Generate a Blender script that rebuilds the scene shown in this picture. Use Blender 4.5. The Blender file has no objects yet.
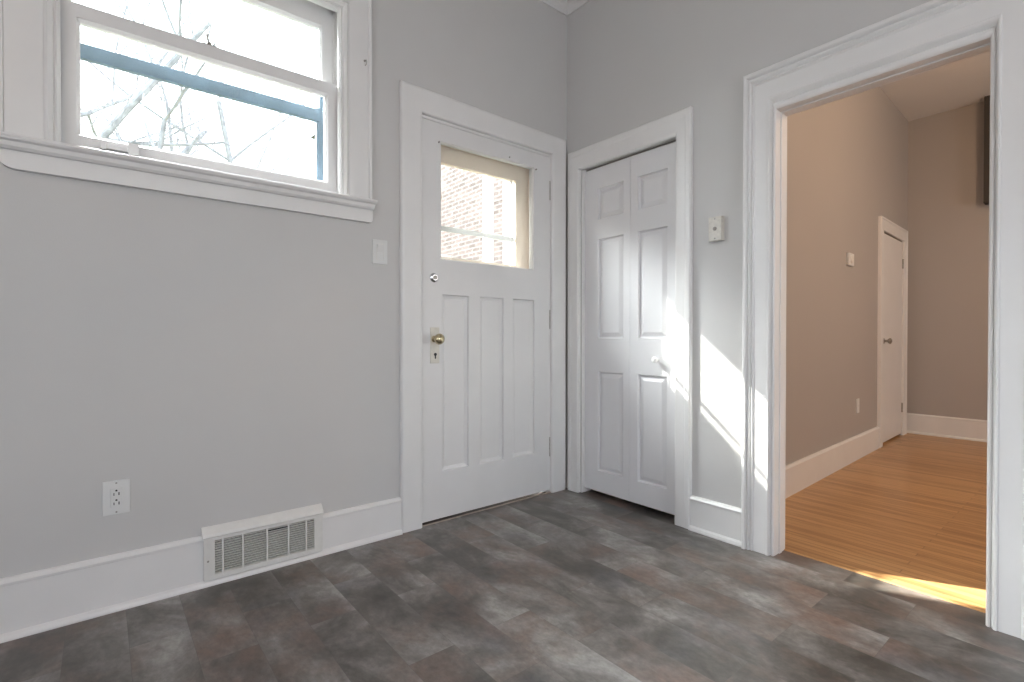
import bpy, bmesh, math, random
from mathutils import Vector, Matrix
random.seed(7)
scene = bpy.context.scene
COL = scene.collection

# ------------------------------------------------------------------ camera
CAM = Vector((-2.2632, -2.2310, 0.9475))
yaw, pitch, roll = 0.8863, -0.0083, 0.0006
F = Vector((math.cos(pitch)*math.cos(yaw), math.cos(pitch)*math.sin(yaw), math.sin(pitch)))
R = Vector((math.sin(yaw), -math.cos(yaw), 0)); U = R.cross(F)
R2 = R*math.cos(roll)+U*math.sin(roll); U2 = -R*math.sin(roll)+U*math.cos(roll)
cd = bpy.data.cameras.new('camera'); cam = bpy.data.objects.new('camera', cd); COL.objects.link(cam)
m = Matrix((R2, U2, -F)).transposed().to_4x4(); m.translation = CAM; cam.matrix_world = m
cd.sensor_width = 36; cd.lens = 503.96/1024*36; cd.clip_start = .02; cd.clip_end = 300
scene.camera = cam

# ------------------------------------------------------------------ world, sun, fill lights, exposure
w = bpy.data.worlds.new('world'); scene.world = w; w.use_nodes = True
nt = w.node_tree; bg = nt.nodes['Background']
sky = nt.nodes.new('ShaderNodeTexSky'); sky.sky_type = 'NISHITA'; sky.sun_disc = False
sky.sun_elevation = math.radians(39); sky.sun_rotation = math.radians(-27); sky.dust_density = 3.5; sky.air_density = 1.2
mixs = nt.nodes.new('ShaderNodeMix'); mixs.data_type = 'RGBA'; mixs.inputs[0].default_value = .55
mixs.inputs[7].default_value = (9.5, 10.2, 11.2, 1)
nt.links.new(sky.outputs[0], mixs.inputs[6]); nt.links.new(mixs.outputs[2], bg.inputs[0])
bg.inputs[1].default_value = .64

def light(name, kind, loc, energy, color, direction=None, size=None, size_y=None):
    l = bpy.data.lights.new(name, kind); o = bpy.data.objects.new(name, l); COL.objects.link(o)
    o.location = loc; l.energy = energy; l.color = color
    if kind == 'AREA':
        l.shape = 'RECTANGLE'; l.size = size; l.size_y = size_y or size
    if kind == 'POINT': l.shadow_soft_size = size
    if direction is not None:
        o.rotation_euler = Vector(direction).to_track_quat('-Z', 'Y').to_euler()
    return o
sun = light('sun', 'SUN', (-5, 8, 9), 29.0, (1.0, .95, .88), direction=(1, -2.0, -1.8)); sun.data.angle = math.radians(.9)
# area lights added outside the window and door glass to fill the room
light('sky_fill_high', 'AREA', (-3.4, 3.2, 5.0), 980, (.975, .98, 1.0), (1.4, -3, -3), 3.2, 2.6).data.spread = math.radians(90)  # added fill, boosts the sky light on floor and closet door
light('sky_fill_left', 'AREA', (-5, 1.8, 3.2), 50, (.90, .94, 1.0), (4.1, -2, -1.3), 1.8, 1.6).data.spread = math.radians(70)  # added fill, brightens the middle of the right wall
light('rear_fill', 'AREA', (-1.7, -4.30, 1.45), 4, (1.0, .90, .80), (0, 1, 0), 1.7, 1.5)  # added fill at the window opening behind the camera
light('warm_fill_entry', 'POINT', (-3.3, -2.7, 2.75), 16, (1.0, .72, .50), size=.12)  # added warm fill for the upper walls, no fixture here
light('ceiling_lamp_back_room', 'POINT', (1.5, -2.7, 2.55), 48, (1.0, .68, .42), size=.12)
light('back_room_fill', 'AREA', (2.2, -4.6, 1.5), 28, (1.0, .97, .95), (0, 1, 0), 1.5, 1.5)  # added fill for the back room, no window behind it

vs = scene.view_settings
vs.view_transform = 'Standard'; vs.look = 'None'; vs.gamma = 1; vs.use_curve_mapping = False; vs.exposure = 0.0

# ------------------------------------------------------------------ materials
def mat(name, color, rough=.5, metal=0, spec=.5, build=None):
    mt = bpy.data.materials.new(name); mt.use_nodes = True
    n = mt.node_tree; b = n.nodes['Principled BSDF']
    b.inputs['Base Color'].default_value = (*color, 1); b.inputs['Roughness'].default_value = rough
    b.inputs['Metallic'].default_value = metal; b.inputs['Specular IOR Level'].default_value = spec
    if build: build(n, b)
    return mt
def N(n, t, **k):
    x = n.nodes.new(t)
    for a, v in k.items():
        if a.startswith('i_'): x.inputs[a[2:]].default_value = v
        else: setattr(x, a, v)
    return x
def geo(n): return n.nodes.new('ShaderNodeNewGeometry').outputs['Position']
def mapping(n, vec, scale=(1, 1, 1), rot=(0, 0, 0), loc=(0, 0, 0)):
    m_ = n.nodes.new('ShaderNodeMapping'); n.links.new(vec, m_.inputs[0])
    m_.inputs['Scale'].default_value = scale; m_.inputs['Rotation'].default_value = rot; m_.inputs['Location'].default_value = loc
    return m_.outputs[0]
def ramp(n, fac, stops):
    r = n.nodes.new('ShaderNodeValToRGB'); n.links.new(fac, r.inputs[0]); e = r.color_ramp.elements
    while len(e) < len(stops): e.new(.5)
    for el, (p_, c) in zip(e, stops): el.position = p_; el.color = (*c, 1)
    return r.outputs[0]
def mixc(n, fac, a, b, mode='MIX'):
    x = n.nodes.new('ShaderNodeMix'); x.data_type = 'RGBA'; x.blend_type = mode
    for s, v in ((0, fac), (6, a), (7, b)):
        if hasattr(v, 'is_linked'): n.links.new(v, x.inputs[s])
        elif s == 0: x.inputs[0].default_value = v
        else: x.inputs[s].default_value = (*v, 1)
    return x.outputs[2]
def painted(base, var=.04, bump=.05, scale=3, rough_scale=220):
    def f(n, b):
        g = geo(n)
        nz = N(n, 'ShaderNodeTexNoise', i_Scale=scale, i_Detail=5.0); n.links.new(g, nz.inputs['Vector'])
        c = ramp(n, nz.outputs[0], [(.3, tuple(x*(1-var) for x in base)), (.7, tuple(min(1, x*(1+var)) for x in base))])
        n.links.new(c, b.inputs['Base Color'])
        n2 = N(n, 'ShaderNodeTexNoise', i_Scale=rough_scale, i_Detail=2.0); n.links.new(g, n2.inputs['Vector'])
        bp_ = N(n, 'ShaderNodeBump', i_Strength=bump, i_Distance=.002); n.links.new(n2.outputs[0], bp_.inputs['Height'])
        n.links.new(bp_.outputs[0], b.inputs['Normal'])
    return f
WALLC = (.60, .59, .58)
M = {}
M['wall'] = mat('wall_paint', WALLC, .6, build=painted(WALLC, .015, .12, 2))
M['wall_far'] = mat('far_wall_paint', (.42, .39, .37), .6, build=painted((.42, .39, .37), .015, .1, 2))
M['trim'] = mat('white_trim_paint', (.79, .78, .77), .32, build=painted((.79, .78, .77), .02, .08, 6, 60))
M['door'] = mat('white_door_paint', (.77, .76, .755), .33, build=painted((.77, .76, .755), .02, .10, 5, 45))
M['bifold'] = mat('white_bifold_paint', (.78, .775, .785), .38, build=painted((.78, .775, .785), .01, .05, 5, 120))
M['ceil'] = mat('ceiling_paint', (.72, .71, .70), .8, build=painted((.72, .71, .70), .01, .1))
M['plastic'] = mat('white_plastic', (.74, .74, .73), .3, build=painted((.74, .74, .73), .01, .01))
M['ivory'] = mat('ivory_plastic', (.62, .585, .53), .4, build=painted((.62, .585, .53), .10, .05, 60))
M['vent'] = mat('enamelled_steel', (.74, .73, .70), .4, build=painted((.74, .73, .70), .03, .03, 30))
M['dark'] = mat('dark_cavity', (.02, .02, .02), .7, build=painted((.02, .02, .02), .1, 0))
M['duct'] = mat('duct_steel', (.12, .115, .11), .6, build=painted((.10, .095, .09), .1, 0))
M['brass'] = mat('worn_brass', (.60, .52, .34), .22, 1, build=painted((.60, .52, .34), .08, .05, 40))
M['chrome'] = mat('chrome', (.78, .78, .80), .15, 1, build=painted((.78, .78, .80), .03, 0))
M['steel'] = mat('old_steel', (.38, .36, .33), .4, 1, build=painted((.38, .36, .33), .15, .05, 60))
M['cream'] = mat('cream_wood_paint', (.93, .79, .67), .5, build=painted((.93, .79, .67), .03, .1, 8, 60))
M['alum'] = mat('grey_aluminium', (.075, .12, .16), .5, 0, build=painted((.075, .12, .16), .25, .02, 9))
M['bark'] = mat('pale_bark', (.36, .37, .38), .9, build=painted((.36, .37, .38), .3, .6, 9, 25))
M['leaf'] = mat('pale_leaf', (.55, .52, .35), .7, build=painted((.55, .52, .35), .2, 0))
M['ground'] = mat('lawn', (.12, .14, .07), .95, build=painted((.12, .14, .07), .4, .5, 2, 30))
M['threshold'] = mat('threshold_wood', (.36, .30, .26), .5, build=painted((.36, .30, .26), .15, .1, 20, 80))

def vinyl(n, b):
    g = geo(n)
    v = mapping(n, g, rot=(0, 0, math.radians(90)), loc=(.07, .03, 0))
    bk = N(n, 'ShaderNodeTexBrick', offset=.37, offset_frequency=2)
    bk.inputs['Color1'].default_value = (0, 0, 0, 1); bk.inputs['Color2'].default_value = (1, 1, 1, 1)
    bk.inputs['Mortar'].default_value = (.3, .3, .3, 1)
    bk.inputs['Scale'].default_value = 1; bk.inputs['Mortar Size'].default_value = .0004
    bk.inputs['Brick Width'].default_value = .61; bk.inputs['Row Height'].default_value = .155
    n.links.new(v, bk.inputs['Vector'])
    sc = N(n, 'ShaderNodeVectorMath', operation='SCALE'); n.links.new(bk.outputs[0], sc.inputs[0]); sc.inputs['Scale'].default_value = 9.0
    ad = N(n, 'ShaderNodeVectorMath', operation='ADD'); n.links.new(g, ad.inputs[0]); n.links.new(sc.outputs[0], ad.inputs[1])
    st = mapping(n, ad.outputs[0], scale=(1.35, .8, 1))
    n1 = N(n, 'ShaderNodeTexNoise', i_Scale=3.2, i_Detail=6.0, i_Roughness=.62, i_Distortion=.5); n.links.new(st, n1.inputs['Vector'])
    # cloudy field that ignores the plank joints
    n0 = N(n, 'ShaderNodeTexNoise', i_Scale=2.3, i_Detail=4.0, i_Roughness=.6); n.links.new(g, n0.inputs['Vector'])
    mx = N(n, 'ShaderNodeMath', operation='MULTIPLY_ADD'); n.links.new(bk.outputs[0], mx.inputs[0]); mx.inputs[1].default_value = .12; n.links.new(n1.outputs[0], mx.inputs[2])
    m2 = N(n, 'ShaderNodeMath', operation='MULTIPLY_ADD'); n.links.new(n0.outputs[0], m2.inputs[0]); m2.inputs[1].default_value = .55; n.links.new(mx.outputs[0], m2.inputs[2])
    c = ramp(n, m2.outputs[0], [(.60, (.056, .050, .044)), (.76, (.108, .097, .087)), (.90, (.205, .190, .177)), (1.0, (.32, .305, .29))])
    n2 = N(n, 'ShaderNodeTexNoise', i_Scale=2.6, i_Detail=5.0, i_Roughness=.65); n.links.new(mapping(n, ad.outputs[0], loc=(3.3, 7.1, 2)), n2.inputs['Vector'])
    f2 = ramp(n, n2.outputs[0], [(.48, (0, 0, 0)), (.68, (.9, .9, .9))])
    c = mixc(n, f2, c, (.185, .125, .10))
    n4 = N(n, 'ShaderNodeTexNoise', i_Scale=2.2, i_Detail=5.0, i_Roughness=.6); n.links.new(mapping(n, ad.outputs[0], loc=(13.3, 1.1, 5)), n4.inputs['Vector'])
    f4 = ramp(n, n4.outputs[0], [(.56, (0, 0, 0)), (.78, (.5, .5, .5))])
    c = mixc(n, f4, c, (.15, .16, .185))
    n3 = N(n, 'ShaderNodeTexNoise', i_Scale=38.0, i_Detail=7.0, i_Roughness=.7); n.links.new(mapping(n, g, scale=(1.3, .8, 1)), n3.inputs['Vector'])
    f3 = ramp(n, n3.outputs[0], [(.3, (.72, .72, .72)), (.7, (1.3, 1.3, 1.3))])
    c = mixc(n, 1.0, c, f3, 'MULTIPLY')
    c = mixc(n, bk.outputs[1], c, (.10, .093, .088))
    n.links.new(c, b.inputs['Base Color'])
    r = N(n, 'ShaderNodeMapRange', i_1=.3, i_2=.7, i_3=.30, i_4=.42); n.links.new(n3.outputs[0], r.inputs[0]); n.links.new(r.outputs[0], b.inputs['Roughness'])
    bm_ = N(n, 'ShaderNodeBump', i_Strength=.06, i_Distance=.001); n.links.new(n3.outputs[0], bm_.inputs['Height']); n.links.new(bm_.outputs[0], b.inputs['Normal'])
def mapr(n, src, a, b_, c, d):
    r = n.nodes.new('ShaderNodeMapRange'); n.links.new(src, r.inputs[0])
    for i, v in zip((1, 2, 3, 4), (a, b_, c, d)): r.inputs[i].default_value = v
    return r.outputs[0]
def N(n, t, **k):
    x = n.nodes.new(t)
    for a, v in k.items():
        if a.startswith('i_'):
            s = a[2:]; x.inputs[int(s) if s.isdigit() else s].default_value = v
        else: setattr(x, a, v)
    return x
M['vinyl'] = mat('stone_look_vinyl', (.12, .11, .1), .4, build=vinyl)

def hardwood(n, b):
    g = geo(n)
    v = mapping(n, g, rot=(0, 0, math.radians(90)), loc=(.31, .02, 0))
    bk = N(n, 'ShaderNodeTexBrick', offset=.43, offset_frequency=3)
    bk.inputs['Color1'].default_value = (0, 0, 0, 1); bk.inputs['Color2'].default_value = (1, 1, 1, 1); bk.inputs['Mortar'].default_value = (.2, .2, .2, 1)
    bk.inputs['Scale'].default_value = 1; bk.inputs['Mortar Size'].default_value = .0009
    bk.inputs['Brick Width'].default_value = 1.25; bk.inputs['Row Height'].default_value = .040
    n.links.new(v, bk.inputs['Vector'])
    sc = N(n, 'ShaderNodeVectorMath', operation='SCALE'); n.links.new(bk.outputs[0], sc.inputs[0]); sc.inputs['Scale'].default_value = 7.0
    ad = N(n, 'ShaderNodeVectorMath', operation='ADD'); n.links.new(g, ad.inputs[0]); n.links.new(sc.outputs[0], ad.inputs[1])
    n1 = N(n, 'ShaderNodeTexNoise', i_Scale=9.0, i_Detail=6.0, i_Roughness=.6, i_Distortion=.6); n.links.new(mapping(n, ad.outputs[0], scale=(5, .35, 1)), n1.inputs['Vector'])
    mx = N(n, 'ShaderNodeMath', operation='MULTIPLY_ADD'); n.links.new(bk.outputs[0], mx.inputs[0]); mx.inputs[1].default_value = .32; n.links.new(n1.outputs[0], mx.inputs[2])
    c = ramp(n, mx.outputs[0], [(.30, (.27, .135, .050)), (.55, (.44, .235, .092)), (.80, (.58, .335, .145))])
    c = mixc(n, bk.outputs[1], c, (.14, .07, .03))
    n.links.new(c, b.inputs['Base Color'])
M['hardwood'] = mat('oak_strip_floor', (.4, .24, .1), .33, build=hardwood)

def brick(n, b):
    g = geo(n); sx = N(n, 'ShaderNodeSeparateXYZ'); n.links.new(g, sx.inputs[0])
    add = N(n, 'ShaderNodeMath', operation='ADD'); n.links.new(sx.outputs[0], add.inputs[0]); n.links.new(sx.outputs[1], add.inputs[1])
    cb = N(n, 'ShaderNodeCombineXYZ'); n.links.new(add.outputs[0], cb.inputs[0]); n.links.new(sx.outputs[2], cb.inputs[1])
    bk = N(n, 'ShaderNodeTexBrick'); n.links.new(cb.outputs[0], bk.inputs['Vector'])
    bk.inputs['Color1'].default_value = (.105, .078, .076, 1); bk.inputs['Color2'].default_value = (.175, .135, .13, 1); bk.inputs['Mortar'].default_value = (.24, .235, .235, 1)
    bk.inputs['Scale'].default_value = 1; bk.inputs['Mortar Size'].default_value = .011; bk.inputs['Brick Width'].default_value = .215; bk.inputs['Row Height'].default_value = .075
    nz = N(n, 'ShaderNodeTexNoise', i_Scale=7.0, i_Detail=4.0); n.links.new(g, nz.inputs['Vector'])
    c = mixc(n, .5, bk.outputs[0], ramp(n, nz.outputs[0], [(.3, (.6, .6, .6)), (.7, (1.5, 1.45, 1.4))]), 'MULTIPLY')
    n.links.new(c, b.inputs['Base Color'])
    bp_ = N(n, 'ShaderNodeBump', i_Strength=.6, i_Distance=.01, invert=True); n.links.new(bk.outputs[1], bp_.inputs['Height']); n.links.new(bp_.outputs[0], b.inputs['Normal'])
M['brick'] = mat('red_brick', (.4, .25, .2), .9, build=brick)

def glass_mat(name, tint=(.97, .985, .98)):
    mt = bpy.data.materials.new(name); mt.use_nodes = True; n = mt.node_tree
    n.nodes.remove(n.nodes['Principled BSDF']); out = n.nodes['Material Output']
    tr = N(n, 'ShaderNodeBsdfTransparent'); tr.inputs[0].default_value = (*tint, 1)
    gl = N(n, 'ShaderNodeBsdfGlossy'); gl.inputs['Roughness'].default_value = .02
    lw = N(n, 'ShaderNodeLayerWeight', i_Blend=.5); pw = N(n, 'ShaderNodeMath', operation='POWER'); n.links.new(lw.outputs['Facing'], pw.inputs[0]); pw.inputs[1].default_value = 4
    fr = N(n, 'ShaderNodeMath', operation='MULTIPLY_ADD'); n.links.new(pw.outputs[0], fr.inputs[0]); fr.inputs[1].default_value = .7; fr.inputs[2].default_value = .04
    mx = N(n, 'ShaderNodeMixShader')
    n.links.new(fr.outputs[0], mx.inputs[0]); n.links.new(tr.outputs[0], mx.inputs[1]); n.links.new(gl.outputs[0], mx.inputs[2]); n.links.new(mx.outputs[0], out.inputs[0])
    return mt
M['glass'] = glass_mat('window_glass')

# ------------------------------------------------------------------ mesh helpers
class MB:
    def __init__(s): s.bm = bmesh.new()
    def box(s, x0, x1, y0, y1, z0, z1, bev=0):
        a = [s.bm.verts.new((x, y, z)) for z in (z0, z1) for y in (y0, y1) for x in (x0, x1)]
        fs = [s.bm.faces.new([a[i] for i in q]) for q in ((0, 2, 3, 1), (4, 5, 7, 6), (0, 1, 5, 4), (2, 6, 7, 3), (0, 4, 6, 2), (1, 3, 7, 5))]
        if bev:
            es = list({e for f in fs for e in f.edges})
            bmesh.ops.bevel(s.bm, geom=es, offset=bev, segments=2, affect='EDGES', profile=.6)
        return s
    def prism(s, pts, f0, f1):
        """pts outline 2D; f0(p), f1(p) map to the two 3D caps"""
        a = [s.bm.verts.new(f0(p)) for p in pts]; b = [s.bm.verts.new(f1(p)) for p in pts]; n = len(pts)
        s.bm.faces.new(a); s.bm.faces.new(b[::-1])
        for i in range(n): s.bm.faces.new((a[i], b[i], b[(i+1) % n], a[(i+1) % n]))
        return s
    def sweep(s, rings, closed=True, cap=True):
        """rings: list of lists of 3D points"""
        rs = [[s.bm.verts.new(p) for p in r] for r in rings]; n = len(rings[0])
        for a, b in zip(rs, rs[1:]):
            for i in range(n if closed else n-1): s.bm.faces.new((a[i], b[i], b[(i+1) % n], a[(i+1) % n]))
        if cap and closed: s.bm.faces.new(rs[0]); s.bm.faces.new(rs[-1][::-1])
        return s
    def lathe(s, origin, axis, prof, seg=24):
        """prof: (distance along axis, radius)"""
        o = Vector(origin); ax = Vector(axis).normalized()
        t = ax.orthogonal().normalized(); b = ax.cross(t)
        rings = [[o+ax*d+(t*math.cos(2*math.pi*k/seg)+b*math.sin(2*math.pi*k/seg))*max(r, 1e-4) for k in range(seg)] for d, r in prof]
        return s.sweep(rings)
    def tube(s, pts, rad, seg=8):
        pts = [Vector(p) for p in pts]; rings = []
        for i, p in enumerate(pts):
            d = (pts[min(i+1, len(pts)-1)]-pts[max(i-1, 0)]).normalized()
            t = d.cross(Vector((.13, .31, .94))).normalized(); b = d.cross(t); r = rad[i] if isinstance(rad, (list, tuple)) else rad
            rings.append([p+(t*math.cos(2*math.pi*k/seg)+b*math.sin(2*math.pi*k/seg))*r for k in range(seg)])
        return s.sweep(rings)
    def build(s, name, m_, parent=None, smooth=False, loc=None):
        bmesh.ops.recalc_face_normals(s.bm, faces=s.bm.faces)
        me = bpy.data.meshes.new(name); s.bm.to_mesh(me); s.bm.free(); me.materials.append(m_)
        if smooth:
            me.polygons.foreach_set('use_smooth', [True]*len(me.polygons))
            if hasattr(me, 'set_sharp_from_angle'): me.set_sharp_from_angle(angle=math.radians(35))
        o = bpy.data.objects.new(name, me); COL.objects.link(o)
        if parent is not None: o.parent = parent; o.location = tuple(-c for c in parent.get('base', (0, 0, 0)))
        return o
def tag(o, label, cat, group=None, kind=None):
    o['label'] = label; o['category'] = cat
    if group: o['group'] = group
    if kind: o['kind'] = kind
    return o
def struct(o, label=None, cat=None):
    o['kind'] = 'structure'
    if label: o['label'] = label; o['category'] = cat
    return o
BASES = {}
def empty(name, loc=(0, 0, 0)):
    o = bpy.data.objects.new(name, None); COL.objects.link(o); o.location = loc; o.empty_display_size = .05
    BASES[o.name] = Vector(loc); return o
def part(mb, name, m_, parent, smooth=False):
    """geometry given in world coordinates; child keeps it there"""
    o = mb.build(name, m_, None, smooth); o.parent = parent
    off = Vector((0, 0, 0)); q = parent
    while q is not None:
        off += q.location; q = q.parent
    o.location = -off
    return o
# sub-parts: their parent has location -off, so the sum of parents is zero and location becomes 0

def leaf(mb, f, u0, u1, z0, z1, t, holes):
    """Door leaf. f(u,z,d)->xyz, d = depth from front. holes: dict(u0,u1,z0,z1,loops=[(inset,depth)..], through=bool)"""
    us = sorted({u0, u1, *[h[k] for h in holes for k in ('u0', 'u1')]}); zs = sorted({z0, z1, *[h[k] for h in holes for k in ('z0', 'z1')]})
    V = lambda u, z, d: mb.bm.verts.new(f(u, z, d))
    def grid(d, hs):
        vv = {(i, j): V(u, z, d) for i, u in enumerate(us) for j, z in enumerate(zs)}
        for i in range(len(us)-1):
            for j in range(len(zs)-1):
                cu, cz = (us[i]+us[i+1])/2, (zs[j]+zs[j+1])/2
                if any(h['u0'] < cu < h['u1'] and h['z0'] < cz < h['z1'] for h in hs): continue
                mb.bm.faces.new((vv[i, j], vv[i+1, j], vv[i+1, j+1], vv[i, j+1]))
    grid(0, holes); grid(t, [h for h in holes if h.get('through')])
    for h in holes:
        rect = lambda k, d: [V(h['u0']+k, h['z0']+k, d), V(h['u1']-k, h['z0']+k, d), V(h['u1']-k, h['z1']-k, d), V(h['u0']+k, h['z1']-k, d)]
        rs = [rect(0, 0)]+[rect(k, d) for k, d in h['loops']]
        if h.get('through'): rs.append(rect(0, t)) if h['loops'][-1][0] == 0 else rs.append(rect(h['loops'][-1][0], t))
        for a, b in zip(rs, rs[1:]):
            for i in range(4): mb.bm.faces.new((a[i], b[i], b[(i+1) % 4], a[(i+1) % 4]))
        if not h.get('through'): mb.bm.faces.new(rs[-1])
    for (a, b) in (((u0, z0), (u1, z0)), ((u1, z0), (u1, z1)), ((u1, z1), (u0, z1)), ((u0, z1), (u0, z0))):
        mb.bm.faces.new((V(*a, 0), V(*b, 0), V(*b, t), V(*a, t)))
    return mb

def frame3(mb, f, y0, y1, zt, prof, z0=0, hs=1.0):
    """three sided mitred casing round an opening u=y0..y1 (y0<y1), top zt; prof (u out from opening, proud); f(u,z,proud)"""
    rings = [[], [], [], []]
    for u, d in prof:
        h = hs(u) if callable(hs) else u*hs
        rings[0].append(f(y0-u, z0, d)); rings[1].append(f(y0-u, zt+h, d)); rings[2].append(f(y1+u, zt+h, d)); rings[3].append(f(y1+u, z0, d))
    return mb.sweep(rings)

# ------------------------------------------------------------------ room shell
fA = lambda u, z, d: (u, -d, z)          # wall A, y=0, proud towards -y
fB = lambda u, z, d: (-d, u, z)          # wall B, x=0
CEIL = 3.0
# window opening in wall A
WX0, WX1, WZ0, WZ1 = -2.42, -1.385, 1.565, 2.45
DX0, DX1, DZ = -1.045, -.128, 2.052
wa = MB()
for q in [(-3.85, WX0, 0, CEIL), (WX0, WX1, 0, WZ0), (WX0, WX1, WZ1, CEIL), (WX1, DX0, 0, CEIL), (DX0, DX1, DZ, CEIL), (DX1, 0, 0, CEIL)]:
    wa.box(q[0], q[1], 0, .16, q[2], q[3])
struct(wa.build('wall_left', M['wall']), 'pale grey painted wall with the window and the glazed door', 'wall')
# outer leaf of the same wall, brick
wo = MB()
for q in [(-3.85, WX0-.02, -.3, 3.4), (WX0-.02, WX1-.02, -.3, WZ0-.02), (WX0-.02, WX1-.02, WZ1+.03, 3.4), (WX1-.02, DX0, -.3, 3.4), (DX0, DX1, DZ, 3.4), (DX1, .1, -.3, 3.4)]:
    wo.box(q[0], q[1], .16, .30, q[2], q[3])
wo.box(DX0, DX1, .16, .30, -.3, -.02)
struct(wo.build('wall_left_exterior', M['brick']))
BY0, BY1, BZ = -.80, -.128, 1.965       # bifold opening
OY0, OY1, OZ = -1.955, -1.250, 1.94      # wide opening (wall hole, before jamb lining)
T = .085
wb = MB()
for q in [(BY1, .0, 0, CEIL), (BY0, BY1, BZ, CEIL), (OY1, BY0, 0, CEIL), (OY0, OY1, OZ, CEIL), (-4.25, OY0, 0, CEIL)]:
    wb.box(0, T, q[0], q[1], q[2], q[3])
struct(wb.build('wall_right', M['wall']), 'pale grey wall with the closet door and the wide opening', 'wall')
# walls behind the camera, with window openings added to let daylight in
wl = MB()
for q in [(-4.25, -2.9, 0, CEIL), (-2.9, -1.5, 0, .8), (-2.9, -1.5, 2.2, CEIL), (-1.5, 0, 0, CEIL)]:
    wl.box(-3.95, -3.85, q[0], q[1], q[2], q[3])
struct(wl.build('wall_side', M['wall']))
wr = MB()
for q in [(-3.85, -2.6, 0, CEIL), (-2.6, -.8, 0, .7), (-2.6, -.8, 2.2, CEIL), (-.8, .1, 0, CEIL)]:
    wr.box(q[0], q[1], -4.35, -4.25, q[2], q[3])
struct(wr.build('wall_rear', M['wall']))
struct(MB().box(-3.95, .1, -4.35, .16, CEIL, CEIL+.1).build('ceiling', M['ceil']), 'white ceiling of the entry room', 'ceiling')
struct(MB().box(-3.95, .095, -4.35, .0, -.08, 0).build('floor', M['vinyl']), 'mottled grey stone-look vinyl plank floor', 'floor')
struct(MB().box(DX0, DX1, 0, .30, -.08, -.012).build('floor_doorway', mat('doorway_wood', (.06, .045, .04), .7, build=painted((.06, .045, .04), .2, .1, 20, 80))))

# ---- back room (seen through the opening): its left wall is very slightly skewed
O_ = Vector((.1, -.974, 0)); ang = math.atan(.0368)
dC = Vector((math.cos(ang), math.sin(ang), 0)); nC = Vector((math.sin(ang), -math.cos(ang), 0))   # into the room
def fC(s, z, d): v = O_+dC*s+nC*d; return (v.x, v.y, z)
SC = 3.84; CEIL2 = 3.08
c1 = fC(SC, 0, 0)
mb = MB()
for (s0, s1, z0, z1) in [(-.02, 2.885, 0, CEIL2), (2.885, 3.615, 1.875, CEIL2), (3.615, SC+.1, 0, CEIL2)]:
    mb.prism([(s0, z0), (s1, z0), (s1, z1), (s0, z1)], lambda p: fC(p[0], p[1], 0), lambda p: fC(p[0], p[1], -.09))
struct(mb.build('wall_hall', M['wall_far']), 'taupe wall of the back room with the narrow door', 'wall')
struct(MB().box(c1[0], c1[0]+.1, -4.7, -.7, 0, CEIL2).build('wall_far', M['wall_far']), 'far wall of the back room', 'wall')
struct(MB().box(.1, c1[0]+.1, -4.8, -4.7, 0, CEIL2).build('wall_near', M['wall_far']))
struct(MB().box(T-.0, T+.02, -4.7, OY0-.12, 0, CEIL2).build('wall_shared', M['wall_far']))
struct(MB().box(.0, c1[0]+.1, -4.8, .1, CEIL2, CEIL2+.1).build('ceiling_back_room', M['ceil']), 'plain ceiling of the back room', 'ceiling')
struct(MB().box(.095, c1[0]+.1, -4.8, 0, -.08, .001).build('floor_back_room', M['hardwood']), 'honey oak strip floor of the back room', 'floor')
# soffit over the far wall end, hardly visible beside the casing
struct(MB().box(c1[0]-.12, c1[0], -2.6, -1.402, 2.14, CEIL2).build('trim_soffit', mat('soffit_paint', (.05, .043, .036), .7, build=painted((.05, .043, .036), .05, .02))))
# closet shell
struct(MB().box(.1, .75, -.02, 0, 0, CEIL).build('wall_closet_side', M['wall']))
struct(MB().box(.75, .80, -.95, 0, 0, CEIL).build('wall_closet_end', M['wall']))
struct(MB().box(.1, .8, -.95, 0, CEIL-.4, CEIL-.35).build('ceiling_closet', M['ceil']))

# ---- crown moulding
def crown(name, f, u0, u1, zt):
    pr = [(0, 0), (.045, 0), (.045, -.008), (.030, -.014), (.018, -.028), (.010, -.046), (.008, -.055), (0, -.055)]
    return struct(MB().sweep([[f(u, zt+b, a) for a, b in pr] for u in (u0, u1)]).build(name, M['ceil'], smooth=False))
crown('trim_1', fA, -3.85, 0, CEIL); crown('trim_2', fB, -4.25, 0, CEIL)

# ---- casings
profA = [(0, 0), (0, .016), (.004, .021), (.012, .023), (.100, .023), (.108, .021), (.114, .014), (.114, 0)]
mb = MB(); rings = [[], [], [], []]
y0, y1, zt = DX0+.015, DX1-.015, DZ
for u, d in profA:
    ur = u*.119/.114
    rings[0].append(fA(y0-u, 0, d)); rings[1].append(fA(y0-u, zt+.002+u*1.09, d)); rings[2].append(fA(y1+ur, zt+u, d)); rings[3].append(fA(y1+ur, 0, d))
mb.sweep(rings)
struct(mb.build('trim_3', M['trim']), 'wide flat white casing around the glazed entry door', 'casing')
# jamb lining of door A
mb = MB()
mb.box(DX0, DX0+.013, 0.0005, .16, -.01, DZ-.013); mb.box(DX1-.013, DX1, 0.0005, .16, -.01, DZ-.013); mb.box(DX0, DX1, 0.0005, .16, DZ-.013, DZ)
mb.box(DX0+.013, DX0+.028, .047, .062, -.01, DZ-.013); mb.box(DX1-.028, DX1-.013, .047, .062, -.01, DZ-.013); mb.box(DX0+.028, DX1-.028, .047, .062, DZ-.028, DZ-.013)
struct(mb.build('trim_4', M['trim']))

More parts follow.
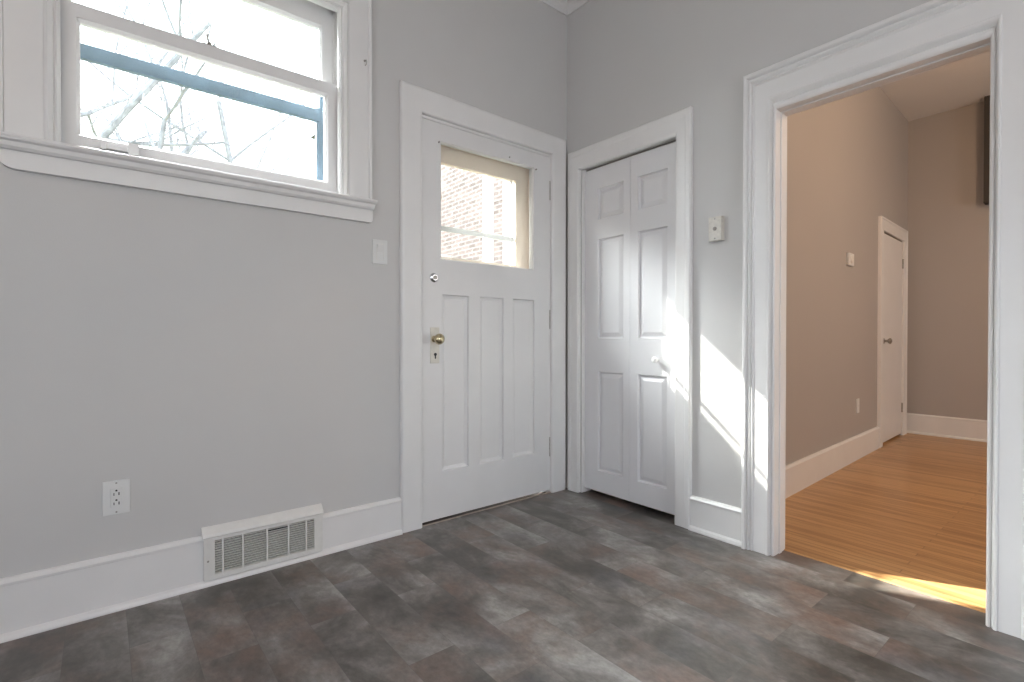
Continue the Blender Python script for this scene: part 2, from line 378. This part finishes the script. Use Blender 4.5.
# closet casing: narrower right leg
profB = [(0, 0), (0, .014), (.005, .021), (.012, .023), (.058, .023), (.064, .0255), (.082, .0255), (.088, .020), (.088, 0)]
mb = MB(); rings = [[], [], [], []]
by0, by1 = -.779, -.118
for u, d in profB:
    rings[0].append(fB(by0-u, 0, d)); rings[1].append(fB(by0-u, 1.958+u*1.36, d)); rings[2].append(fB(by1+u, 1.958+u*1.36, d)); rings[3].append(fB(by1+u, 0, d))
mb.sweep(rings)
struct(mb.build('trim_5', M['trim']), 'white casing around the folding closet door', 'casing')
mb = MB()
mb.box(.0005, T-.001, BY1-.002, BY1+.003, 0, BZ); mb.box(.0005, T-.001, BY0-.003, BY0+.002, 0, BZ); mb.box(.0005, T-.001, BY0+.002, BY1-.002, BZ-.003, BZ+.003)
struct(mb.build('trim_6', M['trim']))

# wide opening casing, deeply moulded with back band and inner bead
profO = [(0, -.002), (0, .012), (.003, .018), (.007, .020), (.011, .018), (.013, .013), (.015, .018), (.018, .026), (.022, .031), (.027, .031), (.030, .027),
         (.084, .027), (.087, .031), (.090, .033), (.094, .029), (.096, .025), (.099, .030), (.103, .036), (.108, .036), (.111, .031), (.114, .039), (.118, .044), (.126, .044), (.131, .039), (.131, 0)]
mb = frame3(MB(), fB, -1.938, -1.266, 1.925, profO, hs=lambda u: u*2.2 if u <= .02 else .044+(u-.02)*.139/.111)
struct(mb.build('trim_7', M['trim'], smooth=False), 'deep moulded white casing around the wide opening', 'casing')
mb = frame3(MB(), lambda u, z, d: (T+d, u, z), -1.938, -1.266, 1.925, [(0, 0), (0, .012), (.10, .012), (.12, .01), (.12, 0)], hs=1.1)
struct(mb.build('trim_8', M['trim']))
mb = MB()
mb.box(.002, T-.001, -1.266, OY1, 0, 1.94); mb.box(.002, T-.001, OY0, -1.938, 0, 1.94); mb.box(.002, T-.001, -1.938, -1.266, 1.925, OZ)
# stop bead on the jamb
mb.box(.03, .055, -1.271, -1.266, 0, 1.925, .002); mb.box(.03, .055, -1.938, -1.933, 0, 1.925, .002); mb.box(.03, .055, -1.933, -1.271, 1.920, 1.925, .002)
struct(mb.build('trim_9', M['trim']))

# ---- baseboards
def baseprof(h, t=.018, shoe=True):
    pr = [(0, 0), (t+.016, 0), (t+.016, .006), (t+.012, .015), (t+.004, .020), (t, .021)] if shoe else [(0, 0), (t, 0)]
    return pr+[(t, h-.022), (t+.003, h-.020), (t+.004, h-.012), (t-.004, h-.003), (t-.008, h), (0, h)]
def baseboard(name, f, u0, u1, h, label, m_=None, t=.018, shoe=True):
    o = MB().sweep([[f(u, z, d) for d, z in baseprof(h, t, shoe)] for u in (u0, u1)]).build(name, m_ or M['trim'])
    return struct(o, label, 'baseboard')
baseboard('baseboard_left', fA, -3.85, -1.945, .190, 'tall white baseboard left of the floor register')
baseboard('baseboard_left_short', fA, -1.545, DX0-.101, .172, 'short white baseboard between floor register and entry door')
# strip passing below the register
struct(MB().sweep([[fA(u, z, d) for d, z in [(0, 0), (.034, 0), (.034, .006), (.030, .015), (.022, .020), (0, .021)]] for u in (-1.945, -1.545)]).build('baseboard_left_shoe', M['trim']))
baseboard('baseboard_right', fB, -1.130, -.868, .165, 'short white baseboard between closet and wide opening')
baseboard('baseboard_right_rear', fB, -4.25, -2.09, .165, 'white baseboard beyond the wide opening')
baseboard('baseboard_hall', fC, .02, 2.772, .185, 'tall white baseboard along the taupe wall', t=.018, shoe=False)
baseboard('baseboard_far', lambda u, z, d: (c1[0]-d, u, z), -4.7, c1[1]-.004, .195, 'tall white baseboard on the far wall', t=.018, shoe=True)

# ---- wood strip at the edge of the two floors
struct(MB().sweep([[(x, y, z) for x, z in [(.085, 0), (.088, .003), (.112, .004), (.118, .001), (.118, -.002), (.085, -.002)]] for y in (-1.938, -1.266)]).build('trim_10', M['hardwood']))

# ------------------------------------------------------------------ entry door
d1 = empty('door_1', (-.135, 0, 0)); struct(d1, 'white wooden entry door with square glass and three tall panels', 'door')
fDA = lambda u, z, d: (u, d, z)
lp = [(.003, .002), (.005, .012), (.022, .018), (.026, .0165)]
GX0, GX1, GZ0, GZ1 = -.912, -.276, 1.343, 1.948
mb = leaf(MB(), fDA, -1.028, -.143, .016, DZ-.016, .044,
          [dict(u0=GX0, u1=GX1, z0=GZ0, z1=GZ1, loops=[(0, .006)], through=True)] +
          [dict(u0=a, u1=a+.168, z0=.252, z1=1.166, loops=lp) for a in (-.906, -.669, -.437)])
lf = part(mb, 'leaf', M['door'], d1)
# glazing bead
mb = MB()
for (a, b, c, d) in [(GX0, GX1, GZ0, GZ0+.004), (GX0, GX1, GZ1-.004, GZ1), (GX0, GX0+.004, GZ0+.004, GZ1-.004), (GX1-.004, GX1, GZ0+.004, GZ1-.004)]:
    mb.box(a, b, .008, .018, c, d)
part(mb, 'glazing_bead', M['trim'], d1)
part(MB().box(GX0-.004, GX1+.004, .020, .024, GZ0-.004, GZ1+.004), 'glass_pane', M['glass'], d1)
mb = MB()
mb.lathe((-.953, 0, 1.247), (0, -1, 0), [(0, .024), (.004, .024), (.008, .021), (.011, .016), (.013, .014), (.013, .0)], 28)
db = part(mb, 'deadbolt', M['chrome'], d1, True)
part(MB().lathe((-.953, -.013, 1.247), (0, -1, 0), [(0, .0115), (.003, .011), (.004, 0)], 20).box(-.9545, -.9515, -.018, -.012, 1.240, 1.254), 'lock_plug', M['steel'], db, True)
ep = part(MB().box(-.976, -.924, -.004, 0, .813, .995, .0015), 'escutcheon', mat('painted_brass_plate', (.70, .67, .60), .35, build=painted((.70, .67, .60), .08, .05, 30)), d1)
part(MB().lathe((-.948, -.004, .858), (0, -1, 0), [(0, .008), (.002, .008), (.0025, .0)], 16).box(-.951, -.945, -.0065, -.004, .836, .858), 'keyhole', M['dark'], ep)
mb = MB()
mb.lathe((-.954, -.004, .936), (0, -1, 0), [(0, .017), (.004, .016), (.008, .010), (.026, .0095), (.031, .013), (.036, .021), (.043, .0265), (.051, .0280), (.059, .0255), (.066, .018), (.070, .008), (.071, 0)], 32)
part(mb, 'knob', M['brass'], d1, True)
for zc in (1.835, 1.053, .278):
    mb = MB()
    for k in range(5):
        mb.lathe((-.1355, -.008, zc-.060+k*.024), (0, 0, 1), [(0, .0055), (.001, .0068), (.0225, .0068), (.0235, .0055)], 14)
    mb.lathe((-.1355, -.008, zc-.066), (0, 0, 1), [(0, .002), (.003, .005), (.006, .0055)], 12)
    mb.lathe((-.1355, -.008, zc+.060), (0, 0, 1), [(0, .0055), (.003, .005), (.006, .002)], 12)
    mb.box(-.150, -.136, -.0025, 0, zc-.058, zc+.058)
    part(mb, 'hinge', mat('painted_hinge', (.42, .40, .38), .35, .3, build=painted((.42, .40, .38), .2, .05, 80)), d1, True)
part(MB().lathe((-.463, 0, 1.966), (0, -1, 0), [(0, .004), (.006, .003), (.007, 0)], 10), 'hook_screw', M['steel'], d1)
for x in (-.925, -.262):
    part(MB().lathe((x, 0, 1.938), (0, -1, 0), [(0, .0045), (.008, .0045), (.009, 0)], 10), 'curtain_bracket', M['steel'], d1)
# sill and dark gap
tr = struct(MB().sweep([[(x, y, z) for y, z in [(-.008, 0), (-.006, .003), (-.001, .004), (.001, .003), (.001, -.012), (-.008, -.002)]] for x in (-1.03, -.142)]).build('trim_11', M['threshold']), 'low wooden threshold strip under the entry door', 'threshold')

# storm door outside the entry door
sd = empty('storm_door', (-.1435, .075, 0)); tag(sd, 'cream wooden storm door seen through the entry door glass', 'storm door')
SX0, SX1, SZ0, SZ1 = -.882, -.357, 1.372, 1.868
fS = lambda u, z, d: (u, .072+d, z)
part(leaf(MB(), fS, -1.010, -.160, .01, 2.015, .028, [dict(u0=SX0, u1=SX1, z0=SZ0, z1=SZ1, loops=[(0, .004)], through=True), dict(u0=-.882, u1=-.357, z0=.2, z1=1.2, loops=[(.012, .008)])]), 'frame', M['cream'], sd)
mb = MB()
mb.box(SX0, SX1, .0805, .0895, 1.511, 1.536); mb.box(SX1-.028, SX1-.018, .078, .090, SZ0, SZ1)
part(mb, 'muntin', M['trim'], sd)
part(MB().box(SX0, SX1, .084, .086, SZ0, SZ1), 'glass_pane', M['glass'], sd)

# ------------------------------------------------------------------ bifold closet door
d2 = empty('door_2', (.03, -.14, 0)); struct(d2, 'white folding closet door with six raised panels', 'door')
rl = [(.002, .006), (.005, .014), (.011, .015), (.033, .004), (.036, .0035)]
def bif(ua, ub, pa, pb, tilt):
    f = lambda u, z, d: (.024+d-tilt(u), u, z)
    hs = [dict(u0=pa, u1=pb, z0=a, z1=b, loops=rl) for a, b in ((1.640, 1.826), (.938, 1.525), (.152, .742))]
    return leaf(MB(), f, ua, ub, .030, 1.948, .034, hs)
part(bif(-.4705, -.1320, -.424, -.236, lambda u: (-.133-u)/.3365*.003), 'leaf', M['bifold'], d2)
part(bif(-.795, -.4720, -.708, -.524, lambda u: (u+.795)/.3225*.003), 'leaf', M['bifold'], d2)
kx = .024
mb = MB().lathe((kx+.002, -.650, .826), (-1, 0, 0), [(0, .009), (.004, .0075), (.012, .007), (.018, .011), (.024, .0155), (.030, .0165), (.035, .0135), (.038, .006), (.0385, 0)], 24)
part(mb, 'knob', M['trim'], d2, True)
part(MB().box(.035, .060, -.79, -.13, 1.955, 1.964), 'track', M['steel'], d2)

# ------------------------------------------------------------------ sash window in wall A
w1 = empty('window_1', (-1.9, 0, 1.56)); struct(w1, 'white double-hung sash window high on the left wall', 'window')
# casing flat board with outer back band and inner stop bead
profW = [(0, 0), (0, .020), (.090, .020), (.092, .026), (.102, .028), (.106, .022), (.106, 0)]
part(frame3(MB(), fA, -2.402, -1.398, 2.437, profW, z0=1.574), 'casing', M['trim'], w1)
# inner stop bead, doubly stepped
profI = [(0, .0), (0, .018), (.006, .026), (.016, .026), (.020, .022), (.020, .0)]
mb = MB()
frame3(mb, lambda u, z, d: (u, .020-d, z), -2.362, -1.438, 2.397, [(0, 0), (0, .022), (.008, .030), (.014, .026), (.018, .034), (.030, .040), (.040, .036), (.040, 0)], z0=1.574)
part(mb, 'stop_bead', M['trim'], w1)
# jamb box
mb = MB()
mb.box(-2.42, -2.402, 0.0005, .16, 1.565, 2.45); mb.box(-1.403, -1.385, 0.0005, .16, 1.565, 2.45); mb.box(-2.402, -1.403, 0.0005, .16, 2.436, 2.45); mb.box(-2.402, -1.403, 0.0005, .16, 1.565, 1.574)
mb.box(-1.438, -1.403, .064, .070, 1.574, 2.436); mb.box(-2.402, -2.362, .064, .070, 1.574, 2.436); mb.box(-1.43, -1.403, .107, .12, 1.574, 2.436); mb.box(-2.402, -2.37, .107, .12, 1.574, 2.436)
part(mb, 'jamb', M['trim'], w1)
# stool and apron
ex = lambda pts, a, b: MB().sweep([[(x, y, z) for y, z in pts] for x in (a, b)])
part(ex([(.022, 1.552), (-.046, 1.552), (-.056, 1.556), (-.060, 1.563), (-.056, 1.570), (-.046, 1.574), (.022, 1.574)], -2.512, -1.280), 'stool', M['trim'], w1)
part(ex([(-.0005, 1.530), (-.034, 1.530), (-.042, 1.538), (-.046, 1.5515), (-.0005, 1.5515)], -2.503, -1.288), 'bed_mould', M['trim'], w1)
ap = [(-2.503, 1.531), (-2.503, 1.497)]
for k in range(7):
    a = math.pi+k*math.pi/12; ap.append((-2.463+.04*math.cos(a), 1.497+.024*math.sin(a)))
for k in range(5):
    a = -math.pi/2+k*math.pi/8; ap.append((-1.303+.014*math.cos(a), 1.487+.014*math.sin(a)))
ap.append((-1.289, 1.531))
part(MB().prism(ap, lambda p: (p[0], -.0005, p[1]), lambda p: (p[0], -.022, p[1])), 'apron', M['trim'], w1)
def sash(name, y, zb, zt, gz0, gz1, x0=-2.398, x1=-1.407, gx0=-2.323, gx1=-1.474, t=.032):
    f = lambda u, z, d: (u, y+d, z)
    o = part(leaf(MB(), f, x0, x1, zb, zt, t, [dict(u0=gx0, u1=gx1, z0=gz0, z1=gz1, loops=[(.002, .003), (.010, .012)], through=True)]), name, M['trim'], w1)
    part(MB().box(gx0+.008, gx1-.008, y+.016, y+.019, gz0+.008, gz1-.008), 'glass_pane', M['glass'], o)
    return o
ls = sash('lower_sash', .032, 1.575, 2.078, 1.632, 2.030)
us = sash('upper_sash', .072, 2.040, 2.432, 2.085, 2.345, gx0=-2.345, gx1=-1.486)
# lock on the meeting rail
mb = MB().box(-1.955, -1.905, .036, .058, 2.078, 2.084, .001).lathe((-1.930, .047, 2.084), (0, 0, 1), [(0, .009), (.010, .008), (.012, 0)], 14)
mb.tube([(-1.930, .047, 2.090), (-1.936, .034, 2.096), (-1.940, .026, 2.116)], [.004, .004, .005])
part(mb, 'sash_lock', M['steel'], ls, True)
mb = MB().box(-2.262, -2.154, .016, .032, 1.600, 1.606, .001).box(-2.185, -2.154, .004, .032, 1.590, 1.632, .003).box(-2.262, -2.245, .008, .032, 1.594, 1.622, .002)
mb.box(-2.245, -2.185, .006, .012, 1.598, 1.614, .002)
part(mb, 'sash_lift', M['trim'], ls)
# hook in the casing
mb = MB().lathe((-1.326, -.020, 2.203), (0, -1, 0), [(0, .005), (.003, .005), (.004, .002)], 12)
mb.tube([(-1.326, -.022, 2.203), (-1.326, -.036, 2.201), (-1.326, -.044, 2.192), (-1.326, -.040, 2.181), (-1.327, -.030, 2.178)], .0018, 6)
tag(mb.build('cup_hook', M['steel'], smooth=True), 'tiny metal hook screwed into the window casing, right side', 'hook')
# aluminium storm window beyond
sw = empty('storm_window', (-1.9, .2, 1.56)); tag(sw, 'grey aluminium storm window outside the sash window', 'storm window')
mb = MB()
mb.box(-1.468, -1.405, .205, .228, 1.56, 2.03); mb.box(-1.452, -1.405, .212, .235, 2.03, 2.46); mb.box(-2.44, -2.37, .205, .228, 1.56, 2.46)
mb.box(-2.37, -1.405, .205, .228, 1.55, 1.585); mb.box(-2.37, -1.405, .205, .228, 2.43, 2.47)
part(mb, 'frame', M['alum'], sw)
part(MB().box(-2.37, -1.452, .200, .226, 1.968, 2.022, .003), 'middle_rail', M['alum'], sw)
part(MB().box(-2.37, -1.452, .214, .216, 2.022, 2.44), 'glass_pane', M['glass'], sw)

# ------------------------------------------------------------------ wall fittings
# rocker switch, wall A
o = empty('light_switch', (-1.246, 0, 1.345)); tag(o, 'white rocker light switch beside the entry door', 'switch')
part(MB().box(-1.283, -1.209, -.006, 0, 1.288, 1.402, .0025), 'cover_plate', M['plastic'], o)
part(leaf(MB(), lambda u, z, d: (u, -.0068+d, z), -1.2655, -1.2265, 1.306, 1.384, .002, [dict(u0=-1.2635, u1=-1.2285, z0=1.309, z1=1.381, loops=[(.0003, .0018)], through=True)]), 'rocker_frame', M['vent'], o)
part(MB().sweep([[(x, y, z) for y, z in [(-.005, 1.312), (-.0068, 1.312), (-.0078, 1.343), (-.0145, 1.378), (-.005, 1.378)]] for x in (-1.2625, -1.2295)]), 'rocker', M['plastic'], o)
# outlet, wall A
o = empty('power_outlet', (-2.223, 0, .388)); tag(o, 'white double power outlet low on the wall under the window', 'outlet')
part(MB().box(-2.262, -2.185, -.006, 0, .329, .447, .0025), 'cover_plate', M['plastic'], o)
rc = part(MB().box(-2.240, -2.207, -.0095, -.004, .355, .421, .0015), 'receptacle', M['plastic'], o)
mb = MB()
for zc in (.404, .371):
    mb.lathe((-2.2235, -.0093, zc+.0085), (0, -1, 0), [(0, .0032), (.0006, .0032)], 10)
    mb.box(-2.2315, -2.2290, -.0101, -.0090, zc-.008, zc+.001); mb.box(-2.2180, -2.2150, -.0101, -.0090, zc-.008, zc+.002)
part(mb, 'slots', M['dark'], rc)
for z in (.438, .337): part(MB().lathe((-2.2235, -.006, z), (0, -1, 0), [(0, .003), (.0012, .0025), (.0013, 0)], 10), 'screw', M['steel'], o)
# floor register
o = empty('heating_register', (-1.745, 0, .02)); tag(o, 'white slatted heating register set in the baseboard', 'register')
VX0, VX1, VZ0, VZ1 = -1.966, -1.524, .022, .218
gx0, gx1, gz0, gz1 = -1.930, -1.558, .040, .170
f = lambda u, z, d: (u, -.030+d, z)
fr = part(leaf(MB(), f, VX0, VX1, VZ0, .186, .006, [dict(u0=gx0, u1=gx1, z0=gz0, z1=gz1, loops=[(.001, .002)], through=True)]), 'frame', M['vent'], o)
part(MB().sweep([[(x, y, z) for y, z in [(0, .182), (-.030, .182), (-.034, .186), (-.030, .196), (-.012, .214), (-.006, .219), (0, .219)]] for x in (VX0-.004, VX1+.004)]), 'top_lip', M['vent'], o)
for a in (VX0+.0005, VX1-.0065): part(MB().box(a, a+.006, -.0238, -.0005, VZ0, .182), 'side_flange', M['vent'], o)
nsl = 14
mb = MB()
for k in range(nsl):
    z = gz0+(k+.5)*(gz1-gz0)/nsl
    mb.sweep([[(x, y, zz) for y, zz in [(-.029, z-.0022), (-.027, z-.0024), (-.018, z+.0004), (-.018, z+.0012), (-.029, z-.0002)]] for x in (gx0, gx1)])
part(mb, 'slats', M['vent'], o)
for px in (-1.903, -1.833, -1.745, -1.663, -1.592):
    part(MB().box(px-.003, px+.003, -.0315, -.026, gz0, gz1), 'divider_bar', M['vent'], o)
part(MB().box(gx0-.003, gx1+.003, -.010, -.002, gz0-.003, gz1+.003), 'duct', M['duct'], o)
part(MB().box(-1.742, -1.666, -.0305, -.024, .1585, .1635), 'damper_slot', M['dark'], o)
part(MB().lathe((-1.952, -.030, .095), (0, -1, 0), [(0, .004), (.0015, .003), (.002, 0)], 10), 'screw', M['steel'], o)
# door bell plate on wall B
o = empty('wall_button_box', (0, -1.0, 1.455)); tag(o, 'ivory push button box between closet door and wide opening', 'button box')
bx, by = .031, -.9985
part(MB().box(-bx, 0, by-.032, by+.032, 1.399, 1.511, .0025), 'housing', M['ivory'], o)
part(MB().lathe((-bx, by, 1.455), (-1, 0, 0), [(0, .0095), (.003, .009), (.0035, .006), (.007, .0055), (.0075, 0)], 18), 'button', mat('grey_button', (.30, .27, .25), .4, build=painted((.30, .27, .25), .05, 0)), o, True)
for z in (1.501, 1.409): part(MB().lathe((-bx, by, z), (-1, 0, 0), [(0, .004), (.0012, .0035), (.0014, 0)], 12), 'screw', M['steel'], o)

# ------------------------------------------------------------------ back room door and fittings
mb = frame3(MB(), fC, 2.880, 3.620, 1.868, [(0, 0), (0, .016), (.006, .020), (.09, .020), (.095, .026), (.108, .026), (.110, .020), (.110, 0)])
struct(mb.build('trim_12', M['trim']), 'white casing around the narrow back room door', 'casing')
mb = MB(); mb.prism([(2.84, 0), (3.66, 0), (3.66, 1.95), (2.84, 1.95)], lambda p: fC(p[0], p[1], -.091), lambda p: fC(p[0], p[1], -.12))
struct(mb.build('hall_door_light_stop', M['wall_far']))  # slab added behind the door to stop light leaking under it
d3 = empty('door_3', fC(3.61, 0, 0)); struct(d3, 'plain white slab door in the back room', 'door')
mb = MB().prism([(2.888, .02), (3.612, .02), (3.612, 1.855), (2.888, 1.855)], lambda p: fC(p[0], p[1], .004), lambda p: fC(p[0], p[1], -.034))
part(mb, 'leaf', M['door'], d3)
mb = MB().lathe(fC(2.955, .913, .004), nC, [(0, .024), (.004, .023), (.006, .012), (.026, .010), (.034, .020), (.044, .026), (.054, .022), (.060, .008), (.061, 0)], 20)
part(mb, 'knob', M['steel'], d3, True)
for zc in (1.65, .27):
    mb = MB().lathe(fC(3.610, zc-.045, .010), (0, 0, 1), [(0, .006), (.001, .007), (.089, .007), (.09, .006)], 12)
    part(mb, 'hinge', M['steel'], d3, True)
def cbox(s0, s1, z0, z1, d0, d1, bev=.003):
    mb = MB(); mb.prism([(s0, z0), (s1, z0), (s1, z1), (s0, z1)], lambda p: fC(p[0], p[1], d0), lambda p: fC(p[0], p[1], d1))
    if bev: bmesh.ops.bevel(mb.bm, geom=list(mb.bm.edges), offset=bev, segments=2, affect='EDGES')
    return mb
o = empty('thermostat', fC(1.97, 1.52, 0)); tag(o, 'white thermostat on the taupe back room wall', 'thermostat')
part(cbox(1.905, 2.035, 1.478, 1.572, 0, .018), 'housing', M['plastic'], o)
part(MB().lathe(fC(1.97, 1.525, .018), nC, [(0, .030), (.008, .028), (.010, .02), (.010, 0)], 24), 'dial', M['vent'], o, True)
o = empty('blank_wall_plate', fC(2.205, .41, 0)); tag(o, 'small white wall plate above the back room baseboard', 'wall plate')
part(cbox(2.17, 2.24, .355, .468, 0, .006, .002), 'plate', M['plastic'], o)
part(MB().lathe(fC(2.205, .411, .006), nC, [(0, .003), (.001, .0028), (.0012, 0)], 10), 'screw', M['steel'], o)

# ------------------------------------------------------------------ windows added behind the camera to let daylight in (plain frames)
def plainwin(name, f, u0, u1, z0, z1, cu):
    e = empty(name, f(cu, z0, 0)); struct(e)
    mb = MB()
    def bar(a, b, c, d): mb.prism([(a, c), (b, c), (b, d), (a, d)], lambda p: f(p[0], p[1], .01), lambda p: f(p[0], p[1], -.05))
    bar(u0, u0+.05, z0, z1); bar(u1-.05, u1, z0, z1); bar(u0+.05, u1-.05, z0, z0+.05); bar(u0+.05, u1-.05, z1-.05, z1); bar(u0+.05, u1-.05, (z0+z1)/2-.02, (z0+z1)/2+.02)
    part(mb, 'window_frame', M['trim'], e)
plainwin('added_window_2', lambda u, z, d: (-3.85+d, u, z), -2.9, -1.5, .8, 2.2, -2.2)
plainwin('added_window_3', lambda u, z, d: (u, -4.25+d, z), -2.6, -.8, .7, 2.2, -1.7)

# ------------------------------------------------------------------ outside
struct(MB().box(-40, 40, .3, 60, -.5, -.3).build('ground', M['ground']))
pier = MB().box(-1.28, -1.15, .40, .56, -.3, 3.1).build('sun_trim_pier', M['brick']); tag(pier, 'added brick pier trimming the sunlight left of the entry door', 'pier')  # added out of view to shape the left edge of the sun patch
fp = empty('sun_trim_screen', (-.9, .5, -.3)); tag(fp, 'added weathered board screen beside the pier, cutting low sun', 'screen')  # added out of view to cut the lower edge of the sun patch
wd = mat('weathered_boards', (.30, .27, .24), .85, build=painted((.30, .27, .24), .25, .3, 12, 60))
mb = MB()
for k in range(4): mb.box(-1.145+k*.128, -1.145+k*.128+.125, .47, .488, -.25, 1.79)
part(mb, 'boards', wd, fp)
for z in (.2, 1.5): part(MB().box(-1.145, -.635, .488, .52, z, z+.09), 'rail', wd, fp)
part(MB().box(-1.15, -.63, .455, .535, 1.79, 1.82), 'cap', wd, fp)
nb = empty('brick_house', (2.7, 2, -.3)); tag(nb, 'sunlit red brick house seen through the entry door glass', 'house')
part(MB().box(2.7, 8, 1.2, 12, -.3, 6.5), 'wall', M['brick'], nb)
part(MB().sweep([[(x, y, z) for x, z in [(2.3, 6.5), (8.4, 6.5), (5.3, 9.0)]] for y in (.9, 12.3)]), 'roof', mat('slate_roof', (.14, .13, .13), .8, build=painted((.14, .13, .13), .3, .3, 12, 30)), nb)
nh = empty('sun_block_house', (-9, 12, -.3)); tag(nh, 'added tall brick block, unseen, keeping sun off the window', 'house')  # added out of view to block direct sun through the window
part(MB().prism([(-5.75, 9), (-9.7, 16), (-15, 16), (-15, 9)], lambda p: (p[0], p[1], -.3), lambda p: (p[0], p[1], 14)), 'wall', M['brick'], nh)
part(MB().prism([(-5.75, 8.9), (-9.68, 16.1), (-15.1, 16.1), (-15.1, 8.9)], lambda p: (p[0], p[1], 14), lambda p: (p[0], p[1], 14.3)), 'roof', bpy.data.materials['slate_roof'], nh)
pf = empty('porch_post', (.6, 1.6, -.3)); tag(pf, 'white porch post with a rail outside the entry door', 'post')
part(MB().box(.56, .635, 1.6, 1.67, -.3, 3.2), 'post', M['trim'], pf)
part(MB().box(.635, 1.6, 1.61, 1.66, 1.885, 1.93), 'rail', M['trim'], pf)
part(MB().box(.80, .86, 1.6, 1.66, -.3, 3.2), 'post', M['trim'], pf)

def tree(base, h, seed, label, lean=0, r0=.13, levels=5):
    rnd = random.Random(seed); tr_ = empty('bare_tree', base); tag(tr_, label, 'tree', )
    mb = MB(); tw = MB()
    def grow(p, d, L, r, lv):
        pts = [p]; rad = [r]; q = p.copy(); dd = d.copy(); n_ = 5 if lv < 3 else 3
        for k in range(n_):
            dd = (dd+Vector((rnd.uniform(-.16, .16), rnd.uniform(-.16, .16), rnd.uniform(-.08, .12)))).normalized()
            q = q+dd*(L/n_); pts.append(q.copy()); rad.append(r*(1-.42*(k+1)/n_))
        (mb if lv < 3 else tw).tube(pts, rad, 7 if lv < 3 else 4)
        if lv >= levels: return
        for k in range(5 if lv < 3 else 4):
            i = rnd.randint(2, n_) if lv == 0 else rnd.randint(1, n_)
            a = rnd.uniform(0, 2*math.pi); ax = dd.orthogonal().normalized(); ax.rotate(Matrix.Rotation(a, 3, dd))
            nd = (dd*rnd.uniform(.45, .8)+ax*rnd.uniform(.6, 1.0)).normalized()
            grow(pts[i], nd, L*rnd.uniform(.55, .72), rad[i]*rnd.uniform(.45, .62), lv+1)
    grow(Vector(base), Vector((lean, 0, 1)).normalized(), h*.55, r0, 0)
    part(mb, 'trunk', M['bark'], tr_, True); part(tw, 'twigs', M['bark'], tr_)
tree((-1.95, 8.5, -.3), 9.5, 3, 'bare tree with the thick trunk, left in the window', .02, .17)
tree((1.0, 14.5, -.3), 15.0, 23, 'farther bare tree, right in the window', -.06, .12)
